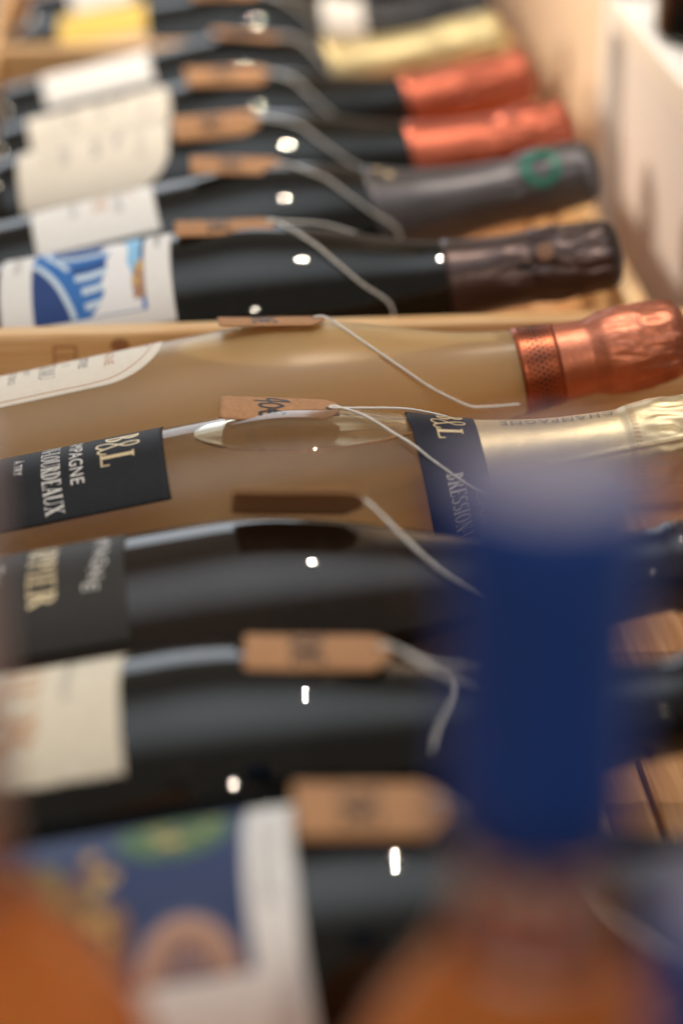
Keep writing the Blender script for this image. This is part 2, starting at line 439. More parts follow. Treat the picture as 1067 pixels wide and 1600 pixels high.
    def foilcap(self, sf, m, seed=0, crink=.0008, seam=None, name='foil_capsule', neck=.00008, s_crink=.272):
        ss = []; s = sf
        while s < .312: ss.append(s); s += .0011 if s > .268 else .003
        ss += [.312, .314, .316, .3172, .3185, .3193, .3198, .32]
        def disp(s, a, r):
            k = max(0, min(1, (s-s_crink)/.012)); top = max(0, min(1, (.3195-s)/.004))
            c, d = math.cos(a), math.sin(a)
            n1 = noise.noise(Vector((c*2.6, d*2.6, s*45+seed*7)))
            n2 = 1-2*abs(noise.noise(Vector((c*3.4+s*40, d*3.4, s*38+seed*3+9))))
            n3 = 1-2*abs(noise.noise(Vector((c*6, d*6-s*60, s*90+seed*5))))
            o = crink*(.9*n1+.75*n2+.45*n3-.5)*k*top+neck*n1
            if seam is not None:
                da = abs((a-R(seam)+math.pi) % (2*math.pi)-math.pi); o += .0007*math.exp(-(da*r/.0006)**2)*top
            return o
        pr = [(sf, self.rf(sf)-.0005)]+[(q, self.rf(q) if q < .32 else 0) for q in ss]
        v, f = lathe(pr, 120, disp)
        v, f = orient(v, f); return link(name, mesh(name, v, f, True), m, self.root)

POSE = {
 'A': (-.102, .484, .0470, 9.7, -2.5), 'B': (-.1318, .5738, .0472, 9.73, -2.39), 'C': (-.1168, .6630, .0462, 9.30, -1.10),
 'D': (-.1028, .7500, .0455, 9.82, 1.52), 'E': (-.0994, .8418, .0436, 10.78, 1.02), 'F': (-.1072, .9732, .0489, 9.98, -3.91),
 'G': (-.0949, 1.0544, .0444, 11.30, 3.11), 'H': (-.0951, 1.1537, .0491, 10.39, -1.31), 'I': (-.0989, 1.2372, .0433, 11.56, 3.68),
 'J': (-.1020, 1.3279, .0423, 11.81, 4.41), 'K': (-.0975, 1.4623, .0495, 9.40, -2.42), 'L': (-.0970, 1.5560, .0470, 10.2, 1.0), 'N': (-.097, 1.650, .047, 10, 0),
}

# ================================================================== setting
def structure(o): o['kind'] = 'structure'; return o
structure(box('counter', (-.9, -.6, -.07), (.9, 3.4, -.030), M_counter, bev=0))
structure(box('wall', (.285, 1.346, -.4), (.335, 3.6, 1.2), M_wall, bev=0))

# shelving unit beside the crates
sh = empty('shelf_unit', (.285, .5, -.03)); tag(sh, 'white shelving unit with cream edges standing right of the crates', 'shelf')
def shp(name, lo, hi, m):
    o = box(name, lo, hi, m, sh, .0015); o.matrix_parent_inverse = Matrix.Translation((-.285, -.5, .03)); return o
shp('shelf_board', (.275, .30, .1195), (.62, 1.325, .1375), M_shelf)
shp('front_edge', (.2725, .30, .1190), (.2750, 1.325, .1372), M_edge)
shp('upright', (.272, 1.325, -.03), (.62, 1.345, .75), M_shelf)
shp('back_panel', (.281, .30, -.03), (.300, 1.3245, .1190), M_back)
# bottles standing on the shelf
def stand_bottle(name, loc, h, rad, m, label, group=None):
    o = empty(name, loc); tag(o, label, 'bottle', group)
    pr = [(.012, 0), (.006, rad*.5), (0, rad*.86), (.002, rad*.96), (.006, rad), (h*.58, rad), (h*.63, rad*.93), (h*.69, rad*.62), (h*.74, rad*.43), (h*.80, rad*.37), (h*.97, rad*.36), (h, rad*.34), (h, 0)]
    v, f = lathe(pr, 48, ax='Z'); link('glass_body', mesh('glass_body', v, f, True), m, o)
    v, f = lathe([(h*.80, rad*.385), (h*.995, rad*.385), (h*1.003, rad*.36), (h*1.003, 0)], 40, ax='Z'); link('capsule', mesh('capsule', v, f, True), M_blackfoil, o)
    return o
stand_bottle('standing_bottle', (.3125, 1.215, .138), .30, .036, M_dark, 'dark bottle standing on the white shelf at the top right')

# crates
def crate(y0, y1, label, back=True, front=True, zl=.090, zr=.058, zb=.0945, stamp=False, xr=.236):
    xl = -.1125
    c = empty('wooden_crate', (xl, y0, -.03)); tag(c, label, 'crate', 'pine crates holding the bottles')
    inv = Matrix.Translation((-xl, -y0, .03))
    def b(name, lo, hi, m, bev=.0012):
        o = box(name, lo, hi, m, c, bev); o.matrix_parent_inverse = inv; return o
    n = 5; wd = (xr-xl)/n
    for i in range(n):                                                   # floor boards run along the row
        b('floor_board', (xl+i*wd+.0012, y0+.0005, -.010), (xl+(i+1)*wd-.0012, y1-.0005, -.001-.0004*(i % 2)), M_floor_y)
    for y in (y0+.03, y1-.05): b('batten', (xl, y, -.0295), (xr, y+.02, -.0105), M_pine_x)
    b('side_wall', (xl-.011, y0, -.0295), (xl-.0005, y1, zl), M_pine_y)
    b('side_wall', (xr+.0005, y0, -.0295), (xr+.011, y1, zr), M_pine_y)
    e = []
    if front: e.append(b('end_wall', (xl-.0005+.0008, y0+.0003, -.0005), (xr, y0+.0105, .075 if stamp else zb), M_pine_x))
    if back: e.append(b('end_wall', (xl+.0003, y1-.0115, -.0005), (xr-.0003, y1-.0004, zb), M_pine_x))
    # rail under the necks
    b('neck_rail', (.128, y0+.012, -.0005), (.142, y1-.013, .020), M_pine_y)
    return c, b
c1, b1 = crate(.424, .9045, 'nearest pine crate holding the clear gold bottles', stamp=True)
# knots and burnt stamp on the far end wall of the nearest crate
def spot(parent_b, name, cx, cz, rx, rz, y, m):
    v = [(cx, y-.0004, cz)]+[(cx+rx*math.cos(a*.2618), y, cz+rz*math.sin(a*.2618)) for a in range(24)]
    f = [(0, 1+i, 1+(i+1) % 24) for i in range(24)]
    o = link(name, mesh(name, v, f, True), m, c1); o.matrix_parent_inverse = Matrix.Translation((.1125, -.424, .03)); return o
spot(b1, 'knot', -.0276, .0885, .0042, .0032, .8928, M_knot)
spot(b1, 'knot', .1235, .0868, .0046, .0030, .8928, M_knot)
for lo, hi in (((-.0570, .8925, .072), (-.0562, .8929, .089)), ((-.0475, .8925, .072), (-.0467, .8929, .089)), ((-.0562, .8925, .0882), (-.0475, .8929, .089)), ((-.0562, .8925, .0838), (-.0475, .8929, .0844))):
    b1('stamp_line', lo, hi, M_stamp, 0)
crate(.9060, 1.4100, 'middle pine crate of dark bottles behind the clear gold bottles', front=False, xr=.224)
crate(1.4115, 1.90, 'farthest pine crate at the top edge of the picture', front=False, zb=.08, xr=.224)

# ================================================================== bottles lying in the crates
# --- A : blue picture label
A = Bottle(POSE['A'], 'nearest lying dark bottle with the blue picture label', M_dark).finish()
s0, s1 = .036, .136
lab = A.label('front_label', s0, s1, -34, 84, M_white)
def fm(p): return [(a, -.0130+(c+.0215)*1.24) for a, c in p]
def rp(b, name, polys, m, par, k, **kw):
    if b is A: polys = [[(a+.0045 if a > .0525 else a, c) for a, c in p] for p in polys]
    return b.wrap(name, polys, m, par, off=.00034+.00003*k, layered=False, **kw)
ca, cb = -.0255, .0395
rp(A, 'picture', [rect(.052, ca, .1185, cb)], M_blue_a, lab, 0)
rp(A, 'picture_foliage', [ell(.099, -.009, .016, .012)], M_green_p, lab, 1)
rnd = random.Random(4)
for q in range(26):
    a, rr = rnd.uniform(0, 6.28), rnd.uniform(.1, .95)
    rp(A, 'picture_leaf', [ell(.099+.015*rr*math.cos(a), -.009+.011*rr*math.sin(a), rnd.uniform(.0012, .0030), rnd.uniform(.0008, .0020), 8)], rnd.choice((M_lime_p, M_green_p, M_blue_a, M_olive_p, M_ochre_p)), lab, 2+q % 5)
rp(A, 'picture_ground', [[(.0525, -.006), (.060, -.004), (.070, .004), (.084, .012), (.088, .024), (.084, .039), (.0525, .039)]], M_brown_p, lab, 1)
for q in range(34):
    rp(A, 'picture_leaf', [ell(rnd.uniform(.054, .086), rnd.uniform(-.002, .037), rnd.uniform(.0015, .0042), rnd.uniform(.0010, .0040), 9)], rnd.choice((M_lime_p, M_olive_p, M_olive_p, M_ochre_p, M_brown_p, M_blue_a, M_blue_a)), lab, 2+q % 5)
def arch(k): return [(.1015-.0135*k, .0392)]+[(.1015-.0135*k*math.cos(R(a)), .0392-.0165*k*math.sin(R(a))) for a in range(0, 181, 10)]+[(.1015+.0135*k, .0392)]
rp(A, 'picture_arch', [arch(1.12)[1:-1]], M_blue_m2, lab, 7)
rp(A, 'picture_arch', [arch(1.0)[1:-1]], M_peach_p, lab, 8)
rp(A, 'picture_arch', [arch(.78)[1:-1]], M_brown_p2, lab, 9)
rp(A, 'picture_arch', [arch(.55)[1:-1]], M_blue_a, lab, 10)
for q in range(9): rp(A, 'picture_figure', [rect(.0925+q*.0021, .033-.004*math.sin(q*1.7)**2, .0936+q*.0021, .0385)], M_peach_p, lab, 11)
A.wrap('lettering', down(sans('CHAMPAGNE', .0038, .034), .1270, .006), M_print_grey, lab, off=.0004)

# --- B : deckled cream label
Bt = Bottle(POSE['B'], 'lying dark bottle with the torn-edged cream label', M_dark).finish()
lab = Bt.label('front_label', .040, .1185, -36, 48, M_aged, rough=.0008, nu=60, nv=70)
Bt.wrap('lettering', down(serif('RIER', .0105, .056), .0830, -.0005), M_print_tan, lab, off=.00042, lay=2e-6)
Bt.wrap('lettering', down(sans('brut nature', .0040, .026, .3), .1005, -.004), M_print_faint, lab, off=.0004)

# --- C : slate label
Cb = Bottle(POSE['C'], 'lying dark brown bottle with the slate label and gold capital letters', M_brown).finish()
lab = Cb.label('front_label', .026, .1030, -48, 52, M_slate)
word = serif('DRAPPIER', .0098, .0525)
Cb.wrap('lettering', down(word, .0695, -.0035), M_print_gold, lab, off=.00034, lay=2e-6)
for i, ch in enumerate('CHAMPAGNE'):
    x = -.0305+i*.0060; s = .0925-.0085*((x+.003)/.03)**2
    Cb.wrap('lettering', down(sans(ch, .0052), s, x), M_print_white, lab, off=.00034, layered=False)
Cb.wrap('script_lettering', down(stroke([(-.012, .001), (-.010, .007), (-.008, .001), (-.006, .004), (-.004, .002)], .0007, 6)+stroke([(0, 0), (.001, .009), (.005, .008), (.002, .005), (.006, .003), (.001, 0), (.007, .001), (.010, .009), (.009, .001), (.012, .004), (.013, .001), (.015, .004), (.016, .001), (.019, .003), (.018, .001), (.022, .001)], .0007, 6), .0520, -.002), M_print_white, lab, off=.00034, lay=2e-6)

# --- D : clear gold bottle, black label
D = Bottle(POSE['D'], 'clear glass bottle of gold wine with black labels and gold foil', M_clear, seg=128); D.finish(D.bubble(.0045))
lab = D.label('front_label', .030, .1030, -51, 43, M_black, nv=60)
def monogram(h):
    Bp = serif('B', h, h*.62); Lp = serif('L', h, h*.66)
    amp = stroke([(.62, .18), (.40, -.02), (.16, .02), (.10, .22), (.30, .46), (.52, .70), (.44, .96), (.24, .98), (.20, .76), (.40, .44), (.66, .06), (.86, .02), (.98, .20)], .045, 8, .085)
    amp = [[((x-.5)*h*.80+(y-.5)*h*.10, y*h*1.22-.12*h) for x, y in p] for p in amp]
    return [[(x-h*.64, y+.10*h) for x, y in p] for p in Bp]+amp+[[(x+h*.66, y-.06*h) for x, y in p] for p in Lp]
D.wrap('monogram', down(monogram(.0130), .0795, .0005), M_print_gold, lab, off=.00034, lay=2e-6)
D.wrap('lettering', down(sans('CHAMPAGNE', .0052, .046, space=1.1), .0668, -.0045), M_print_white, lab, off=.00034, layered=False)
D.wrap('lettering', down(serif('BRESSION-LOURDEAUX', .0072, .0660), .0560, -.0028), M_print_white, lab, off=.00034, lay=2e-6)
D.wrap('lettering', down(sans('À TRY', .0040, .0125), .0455, .0012), M_print_white, lab, off=.00034, layered=False)
gold = D.foilcap(.219, M_gold, 3, .0011, seam=62, s_crink=.282)
band = D.label('neck_band', .1965, .2215, -118, 150, M_navy, off=.0009, nv=90)
D.wrap('monogram', down(monogram(.0098), .2065, .0020), M_print_gold, band, off=.00125, rref=.027, lay=2e-6)
D.wrap('lettering', down(serif('BRESSION-LOURDEAUX', .0064, .0545), .2052, .0530), M_print_white, band, off=.00125, rref=.027, lay=2e-6)
D.wrap('lettering', down(sans('CHAMPAGNE', .0030, .040), .2150, .0500), M_print_gold, band, off=.00125, rref=.024, layered=False)
D.wrap('lettering', axial(sans('CHAMPAGNE', .0034, .044, space=1.2), .253, -.0022), M_print_grey, gold, off=.0004, rref=.0185, surf=D.rf, layered=False)
tear = []
for i in range(60):
    a = i/60*2*math.pi*.0158; tear.append([(.2800, a), (.2825, a+.0007), (.2827, a+.0010), (.2802, a+.0004)])
D.wrap('tear_line', tear, M_print_tan, gold, off=.0005, rref=.0158, surf=D.rf, layered=False)

# --- E : frosted bottle, copper foil
E_ = Bottle(POSE['E'], 'frosted gold bottle with copper foil and arched cream label', M_frost, seg=128); E_.finish(E_.bubble(.0066))
lab = E_.label('front_label', .020, .1010, -62, 23, M_cream, cr=.026, nu=60)
line = stroke([(.022, .0148), (.050, .0148), (.072, .0148), (.083, .0120), (.092, .0040), (.0965, -.008), (.097, -.02)], .0005, 10)
E_.wrap('border_line', line, M_print_copper, lab, off=.00034, lay=0)
E_.wrap('lettering', down(sans('CHAMPAGNE', .0042, .040), .0760, -.0155), M_print_copper, lab, off=.00034, layered=False)
E_.wrap('lettering', down(sans('Jerome', .0080, .028), .0630, -.0120), M_print_grey, lab, off=.00034, layered=False)
E_.wrap('lettering', down(serif('I', .0032, .002), .0578, -.0052), M_print_grey, lab, off=.00034, layered=False)
E_.wrap('lettering', down(serif('ROUSSEAU', .0070, .038), .0480, -.0135), M_print_grey, lab, off=.00034, lay=2e-6)
E_.wrap('lettering', down(sans('BRUT', .0028, .016), .0410, -.0110), M_print_grey, lab, off=.00034, layered=False)
E_.wrap('lettering', down(sans('ROSE ZERO', .0030, .022), .0350, -.0075), M_print_grey, lab, off=.00034, layered=False)
E_.wrap('emblem', down(stroke([(0, 0), (0, .004)], .0008, 3)+stroke([(-.003, .004), (.003, .004)], .0008, 3), .0905, -.0105), M_print_grey, lab, off=.00034, lay=2e-6)
E_.bulge = 1.05
cop = E_.foilcap(.2465, M_copper, 1, .0009, seam=-10, s_crink=.2795)
def bandmesh(b, s0, s1, off, m, name, parent):
    v, f = lathe([(s0-.0002, b.rf(s0)-.0003)]+[(s0+(s1-s0)*i/8, b.rf(s0+(s1-s0)*i/8)+off) for i in range(9)]+[(s1+.0002, b.rf(s1)-.0002)], 96)
    return link(name, mesh(name, v, f, True), m, parent)
bd = bandmesh(E_, .2463, .2635, .00035, M_copper_b, 'foil_band', cop)
dots = []
for j in range(26):
    for i in range(7):
        c = (j+(i % 2)*.5)*.0025; rr = .00076-.00010*abs(i-3)
        dots.append(ell(.2495+i*.00185, c, rr, rr, 8))
E_.wrap('perforation', dots, M_ink, bd, off=.0006, rref=.0180, surf=E_.rf, phi0=R(-40), layered=False)

# --- F : dark bottle, blue picture label, brown foil
F = Bottle(POSE['F'], 'dark bottle with the blue and white picture label beyond the plank', M_dark).finish()
lab = F.label('front_label', .032, .1130, -30, 66, M_white)
def rpf(b, n, polys, m, lab, k): return rp(b, n, [fm(p) for p in polys], m, lab, k)
pa, pb = -.0215, .0235
rpf(F, 'picture', [rect(.0475, pa, .1005, pb)], M_blue_m, lab, 0)
rpf(F, 'picture_sky', [[(.056, pa), (.0925, pa), (.0905, -.0135), (.080, -.0150), (.068, -.0155), (.058, -.0150)]], M_violet, lab, 1)
rpf(F, 'picture_sky', [[(.0900, pa), (.0985, pa), (.0985, .006), (.0950, .012), (.0920, .004)]], M_blue_l, lab, 2)
rpf(F, 'picture_band', [[(.0475, -.006), (.053, -.001), (.059, .007), (.063, .015), (.0655, pb), (.0475, pb)]], M_blue_d, lab, 2)
rpf(F, 'picture_band', [[(.058, -.0145), (.068, -.0125), (.082, -.0125), (.0815, -.009), (.068, -.0085), (.0595, -.0105)]], M_blue_d, lab, 3)
rpf(F, 'picture_band', [[(.066, .0005), (.076, -.0005), (.084, -.002), (.0835, .0015), (.075, .0025), (.068, .0035)]], M_blue_d, lab, 3)
for pts, wd in (([(.048, -.006), (.054, .000), (.060, .008), (.0645, .017), (.0665, .0228)], .0026), ([(.0535, -.0205), (.0545, -.012), (.059, -.006), (.065, .001)], .0024), ([(.060, -.0075), (.069, -.0060), (.083, -.0070)], .0026), ([(.068, .0060), (.075, .0058), (.084, .0040)], .0032), ([(.071, .0125), (.078, .0118), (.084, .0105)], .0030), ([(.072, .0190), (.083, .0175)], .0028)):
    rpf(F, 'picture_stripe', stroke(pts, wd, 6), M_foam, lab, 4)
rpf(F, 'picture_foam', [[(.0795, -.0105), (.0825, -.0150), (.0870, -.0160), (.0915, -.0130), (.0930, -.0060), (.0925, .0010), (.0945, .0070), (.0960, .0130), (.0985, .0190), (.0985, pb-.0004), (.0740, pb-.0004), (.0790, .0190), (.0815, .0140), (.0805, .0090), (.0835, .0040), (.0825, -.0010), (.0845, -.0060), (.0815, -.0085)]], M_foam_w, lab, 5)
rpf(F, 'picture_figure', [[(.0960, .0050), (.0985, .0010), (.1004, .0000), (.1004, .0185), (.0950, .0190), (.0945, .0110)]], M_brown_p2, lab, 6)
rpf(F, 'picture_figure', [ell(.0985, .0050, .0016, .0032), ell(.0968, .0115, .0018, .0022)], M_ochre_p, lab, 7)
rpf(F, 'picture_sky', [[(.0985, pa), (.1004, pa), (.1004, -.001), (.0990, -.001)]], M_violet, lab, 7)
F.wrap('lettering', down(sans('Champagne', .0042, .026, .2), .1045, -.006), M_print_grey, lab, off=.0005)
F.wrap('lettering', down(sans('CUVEE', .0032, .022), .0385, .000), M_print_faint, lab, off=.0005)
fo = F.foilcap(.2370, M_brownfoil, 5, .0010, s_crink=.258)
F.wrap('stamp', [ell(.284, .0, .0042, .0042, 18)], M_brown_p, fo, off=.0008, rref=.0172, phi0=R(48), surf=F.rf, layered=False)

# --- G : white label, charcoal foil with green ring
G = Bottle(POSE['G'], 'dark bottle with white label and charcoal foil bearing a green ring', M_dark).finish()
lab = G.label('front_label', .030, .0930, -36, 42, M_white)
G.wrap('lettering', down(serif('UPPER', .0072, .034), .0620, -.006), M_print_tan, lab, off=.0004, lay=2e-6)
G.wrap('lettering', down(sans('CHAMPAGNE', .0036, .034), .0730, -.002), M_print_grey, lab, off=.0004)
G.wrap('lettering', down(sans('extra brut', .0040, .026), .0500, -.002), M_print_grey, lab, off=.0004)
G.wrap('ornament', stroke([(.075, -.018), (.080, -.006), (.084, .004)], .0009, 6), M_print_copper, lab, off=.0004, lay=0)
fo = G.foilcap(.1990, M_greyfoil, 8, .0008, s_crink=.262)
ring = []
for i in range(24):
    a, b = R(i*15), R(i*15+15); q = lambda t, r: (.2885+r*math.cos(t), r*1.05*math.sin(t))
    ring.append([q(a, .0102), q(b, .0102), q(b, .0058), q(a, .0058)])
G.wrap('ring_emblem', ring, M_emerald, fo, off=.0008, rref=.0172, phi0=R(42), surf=G.rf, layered=False)
G.wrap('gold_print', [ell(.207, -.004, .0025, .002, 12), ell(.212, .001, .0022, .003, 12)], M_print_gold, fo, off=.0003, rref=.027, phi0=R(10), surf=G.rf, layered=False)

# --- H, I : two alike bottles, cream round-cornered labels, copper foils
PAIR = {}
for k, seed, lab_txt in (('H', 11, 'nearer of the two copper-foiled dark bottles with cream labels'), ('I', 14, 'farther of the two copper-foiled dark bottles with cream labels')):
    b = Bottle(POSE[k], lab_txt, M_dark).finish(); PAIR[k] = b
    e = .1010 if k == 'H' else .1060
    lab = b.label('front_label', .0175 if k == 'H' else .0225, e, -44, 58, M_cream, cr=.027, nu=60)
    b.wrap('lettering', down(stroke([(-.014, 0), (-.010, .006), (-.007, .0), (-.003, .005), (.001, 0), (.004, .004), (.009, 0), (.014, .002)], .0017, 6), e-.030, -.002), M_print_grey, lab, off=.0004, lay=2e-6)
    b.wrap('lettering', down(stroke([(-.016, 0), (-.011, .005), (-.005, .0), (.000, .005), (.005, 0), (.010, .004), (.016, 0)], .0017, 6), e-.042, .001), M_print_grey, lab, off=.0004, lay=2e-6)
    b.wrap('lettering', down(sans('MILLESIME', .0045, .034), e-.060, .002), M_print_grey, lab, off=.0004)
    b.wrap('lettering', down(sans('BRUT NATURE', .0030, .030), e-.069, .002), M_print_faint, lab, off=.0004)
    b.wrap('lettering', down(sans('CHAMPAGNE', .0045, .040), e-.018, .004), M_print_faint, lab, off=.0004)
    b.foilcap(.2280 if k == 'H' else .2410, M_copper2, seed, .0015, s_crink=.262)

# --- J : plain white label, gold foil
J = Bottle(POSE['J'], 'dark bottle with plain white label and pale gold foil', M_dark).finish()
lab = J.label('front_label', .030, .0980, -38, 40, M_white)
J.foilcap(.2060, M_gold2, 21, .0010, s_crink=.262)

# --- K, L, N : farthest bottles
K = Bottle(POSE['K'], 'dark bottle with the yellow and blush label near the top', M_dark).finish()
lab = K.label('front_label', .030, .0890, -40, 88, M_blush)
rp(K, 'colour_band', [rect(.0302, -.030, .0888, .033)], M_yellow, lab, 0)
band = K.label('neck_band', .205, .232, -170, 160, M_white, off=.0006, nv=90)
rp(K, 'colour_band', [rect(.2055, -.05, .2315, .004)], M_orangelab, band, 0, rref=.025)
K.foilcap(.2315, M_blackfoil, 25, .0008)
L = Bottle(POSE['L'], 'dark bottle with white label cut by the top picture edge', M_dark).finish()
L.label('front_label', .034, .078, -40, 40, M_white); L.foilcap(.22, M_blackfoil, 28)

# ================================================================== price tags with strings
def digits(txt):
    """hand-written strokes, unit height"""
    g = {'4': [[(.35, 1.15), (.05, .35), (.62, .42)], [(.50, 1.25), (.42, -.25)]], '0': [[(.3, .95), (.02, .6), (.12, .05), (.45, .08), (.56, .6), (.3, .96)]],
         '€': [[(.62, .95), (.30, .98), (.12, .5), (.30, .04), (.66, .08)], [(-.04, .60), (.48, .62)], [(-.04, .40), (.46, .40)]],
         '3': [[(.05, .9), (.4, .98), (.45, .65), (.15, .52), (.5, .4), (.45, .02), (.02, .06)]], '5': [[(.5, 1.0), (.1, .98), (.08, .55), (.45, .55), (.48, .1), (.02, .03)]],
         '7': [[(.02, .95), (.52, .98), (.2, -.1)]], '2': [[(.05, .75), (.28, 1.0), (.5, .75), (.05, .02), (.55, .05)]], '8': [[(.45, .8), (.2, 1.0), (.1, .75), (.45, .35), (.3, .0), (.05, .25), (.45, .8)]], '6': [[(.45, 1.1), (.08, .4), (.25, .0), (.5, .25), (.3, .5), (.1, .3)]]}
    out = []; x = 0
    for ch in txt:
        for st in g[ch]: out += stroke([(x+a, b) for a, b in st], .165, 6)
        x += .72
    return [[(a-x/2, b-.5) for a, b in p] for p in out]
def price_tag(b, sa, sb, phi, label, txt='40€', lift=.0012, roll=0.0, pitch=0.0, yaw=0.0, wdt=.022, strands=(), r=.00060, curl=.9, sharp=False):
    """card lying on the shoulder from sa to sb; roll > 0 lifts its near edge"""
    L_ = sb-sa; sm = (sa+sb)/2
    p = b.world(sm, R(phi), lift)
    root = empty('price_tag', p, (R(-roll), R(pitch), b.ps*.5+R(yaw))); tag(root, label, 'price tag', 'kraft price tags tied to the bottles')
    bpy.context.view_layer.update()
    MW = Matrix.Translation(p) @ root.rotation_euler.to_matrix().to_4x4(); inv = MW.inverted()
    def bend(x, y): return -curl*y*y*9 + .9*x*x*max(0, -x)*40 - .35*x*x
    # card outline: square left end, clipped right corners
    h = wdt/2; nx, ny = 26, 10; v = []; f = []
    th = .00045
    for side in (1, 0):
        for i in range(nx+1):
            x = -L_/2+L_*i/nx; hw = h*min(1, .40+.60*max(0, (L_/2-x))/.0055)
            if x+L_/2 < .0016: hw = h-(.0016-(x+L_/2))*.7
            for j in range(ny+1):
                y = hw*(2*j/ny-1); v.append((x, y, bend(x, y)+(th if side else 0)))
    n = ny+1; o = (nx+1)*n
    for i in range(nx):
        for j in range(ny):
            A_ = i*n+j; f.append((A_, A_+n, A_+n+1, A_+1)); f.append((o+A_, o+A_+1, o+A_+n+1, o+A_+n))
    rim = [i*n for i in range(nx+1)]+[nx*n+j for j in range(1, n)]+[i*n+ny for i in range(nx-1, -1, -1)]+[j for j in range(ny-1, 0, -1)]
    for i in range(len(rim)):
        j = rim[(i+1) % len(rim)]; f.append((rim[i], o+rim[i], o+j, j))
    me = mesh('card', v, f); bm = bmesh.new(); bm.from_mesh(me); bmesh.ops.recalc_face_normals(bm, faces=bm.faces[:]); bm.to_mesh(me); bm.free()
    for q in me.polygons: q.use_smooth = abs(q.normal.z) > .5
    link('card', me, M_kraft, root)
    # eyelet hole
    hx = L_/2-.0042
    v = [(hx+.0013*math.cos(a*.5236), .0013*math.sin(a*.5236), bend(hx, 0)+th+.00008) for a in range(12)]
    link('hole', mesh('hole', v, [tuple(range(12))]), M_ink, root)
    if txt:
        v = []; f = []
        for q in digits(txt):
            k = len(v)
            for a, c in q:
                x, y = c*.0095-.003, -a*.0085; v.append((x, y, bend(x, y)+th+.00010+(k % 7)*.000004))
            f.append((k, k+1, k+2, k+3))
        me = mesh('writing', v, f); bm = bmesh.new(); bm.from_mesh(me)
        for fc in bm.faces:
            fc.normal_update()
            if fc.normal.z < 0: fc.normal_flip()
        bm.to_mesh(me); bm.free(); link('writing', me, M_ink, root)
    hole_w = MW @ Vector((hx, 0, bend(hx, 0)+th+.0004))
    edge_w = MW @ Vector((L_/2+.001, 0, bend(L_/2, 0)+.0008))
    for st in strands:
        pts = [hole_w, edge_w]+[b.world(s, R(a), off) for s, a, off in st]
        if sharp:
            pts = [p_.lerp(q_, k_/14) for p_, q_ in zip(pts, pts[1:]) for k_ in range(14)]+[pts[-1]]
        else: pts = catmull(pts, 10)
        # keep the string outside the glass
        Mi = b.M.inverted(); fixed = []
        for q in pts:
            l = Mi @ q; rr = math.hypot(l.y, l.z); need = (b.rf(l.x) if l.x > .19 else b.r(l.x))+r*.9 if 0 < l.x < .30 else 0
            if rr < need: l.y *= need/rr; l.z *= need/rr; q = b.M @ l
            fixed.append(inv @ q)
        v, f = tube(fixed, r, 8, twist=1); link('string', mesh('string', v, f, True), M_string, root)
    return root
def loop(sa, sn, a1=105, back=-75):
    """front strand down to the neck, round beneath it and back over the far side"""
    o = .0009
    fr = [(sa+(sn-sa)*t, -4+(a1+4)*t, o+.0008*math.sin(t*3.1)) for t in (.3, .5, .75, 1)]
    fr += [(sn+.001*i, a1+i*25, o) for i in range(1, 5)]
    bk = [(sa+(sn-sa)*t, -6+(back+6)*t**1.3, o+.0012) for t in (.3, .5, .7, .85, 1)]+[(sn+.002, back-25, o), (sn+.003, back-55, o)]
    return fr, bk
price_tag(A, .1370, .1780, -7, 'kraft price tag on the bottle with blue picture label, nearest tag', '70€', wdt=.026, roll=0, pitch=2, strands=loop(.198, .235)[:1], lift=.004)
price_tag(Bt, .1560, .2010, -10, 'kraft price tag on the bottle with torn-edged cream label, string end hanging', '30€', sharp=False, wdt=.022, pitch=1, yaw=-2, curl=1.6, lift=.0025,
          strands=([(.2105, 2, .004), (.2160, 10, .002), (.2155, 24, .001), (.2105, 44, .001), (.2075, 58, .001)], [(.212, -12, .002), (.222, -14, .002), (.236, -8, .001), (.240, 30, .001), (.243, 70, .001), (.244, 120, .001)], [(.214, 6, .003), (.225, 18, .001), (.236, 44, .001), (.240, 80, .001), (.242, 130, .001)]))
price_tag(Cb, .1415, .1865, -6, 'dark brown kraft tag seen from below above the slate-labelled bottle', None, roll=47, pitch=2, lift=.0085, curl=.4, strands=loop(.190, .240, 100)[:1])
price_tag(D, .1260, .1720, -16, 'kraft price tag marked 40€ lying on the clear gold bottle', '40€', pitch=2.5, yaw=-4, lift=.0006, strands=loop(.178, .2255, 92, -60), r=.00052)
price_tag(E_, .1255, .1700, -9, 'thin-looking kraft tag on the frosted gold bottle', '50€', roll=12, pitch=1, lift=.0022,
          strands=([(.178, 6, .0008), (.190, 32, .0010), (.206, 62, .0010), (.2175, 83, .0006), (.2222, 91.5, .0006), (.2229, 92.6, .0006), (.2240, 93.5, .0006), (.2330, 101, .0010), (.2425, 108, .0016)],), r=.00056)
price_tag(F, .1150, .1620, -8, 'kraft price tag on the bottle with the blue and white picture label', '35€', pitch=-1, yaw=2, curl=1.4, lift=.0012, strands=loop(.166, .209, 80, -60))
price_tag(G, .1140, .1610, -6, 'kraft price tag on the charcoal-foiled bottle with white label', '28€', wdt=.024, pitch=2, yaw=-2, roll=-4, curl=.5, lift=.0022, strands=loop(.165, .208, 80, -60)[:1])
price_tag(PAIR['H'], .1040, .1510, 12, 'kraft price tag on the nearer copper-foiled bottle', '45€', wdt=.026, roll=-14, pitch=-3, yaw=5, curl=1.5, lift=.0022, strands=loop(.155, .205, 80, -60)[:1])
price_tag(PAIR['I'], .1180, .1660, 4, 'kraft price tag on the farther copper-foiled bottle', '45€', wdt=.026, roll=-8, lift=.0020, strands=loop(.170, .197, 70, -60)[:1])
price_tag(J, .1390, .1830, 2, 'kraft price tag on the gold-foiled bottle with white label', '52€', pitch=5, yaw=-7, roll=6, lift=.0012, strands=loop(.187, .206, 70, -60)[:1])
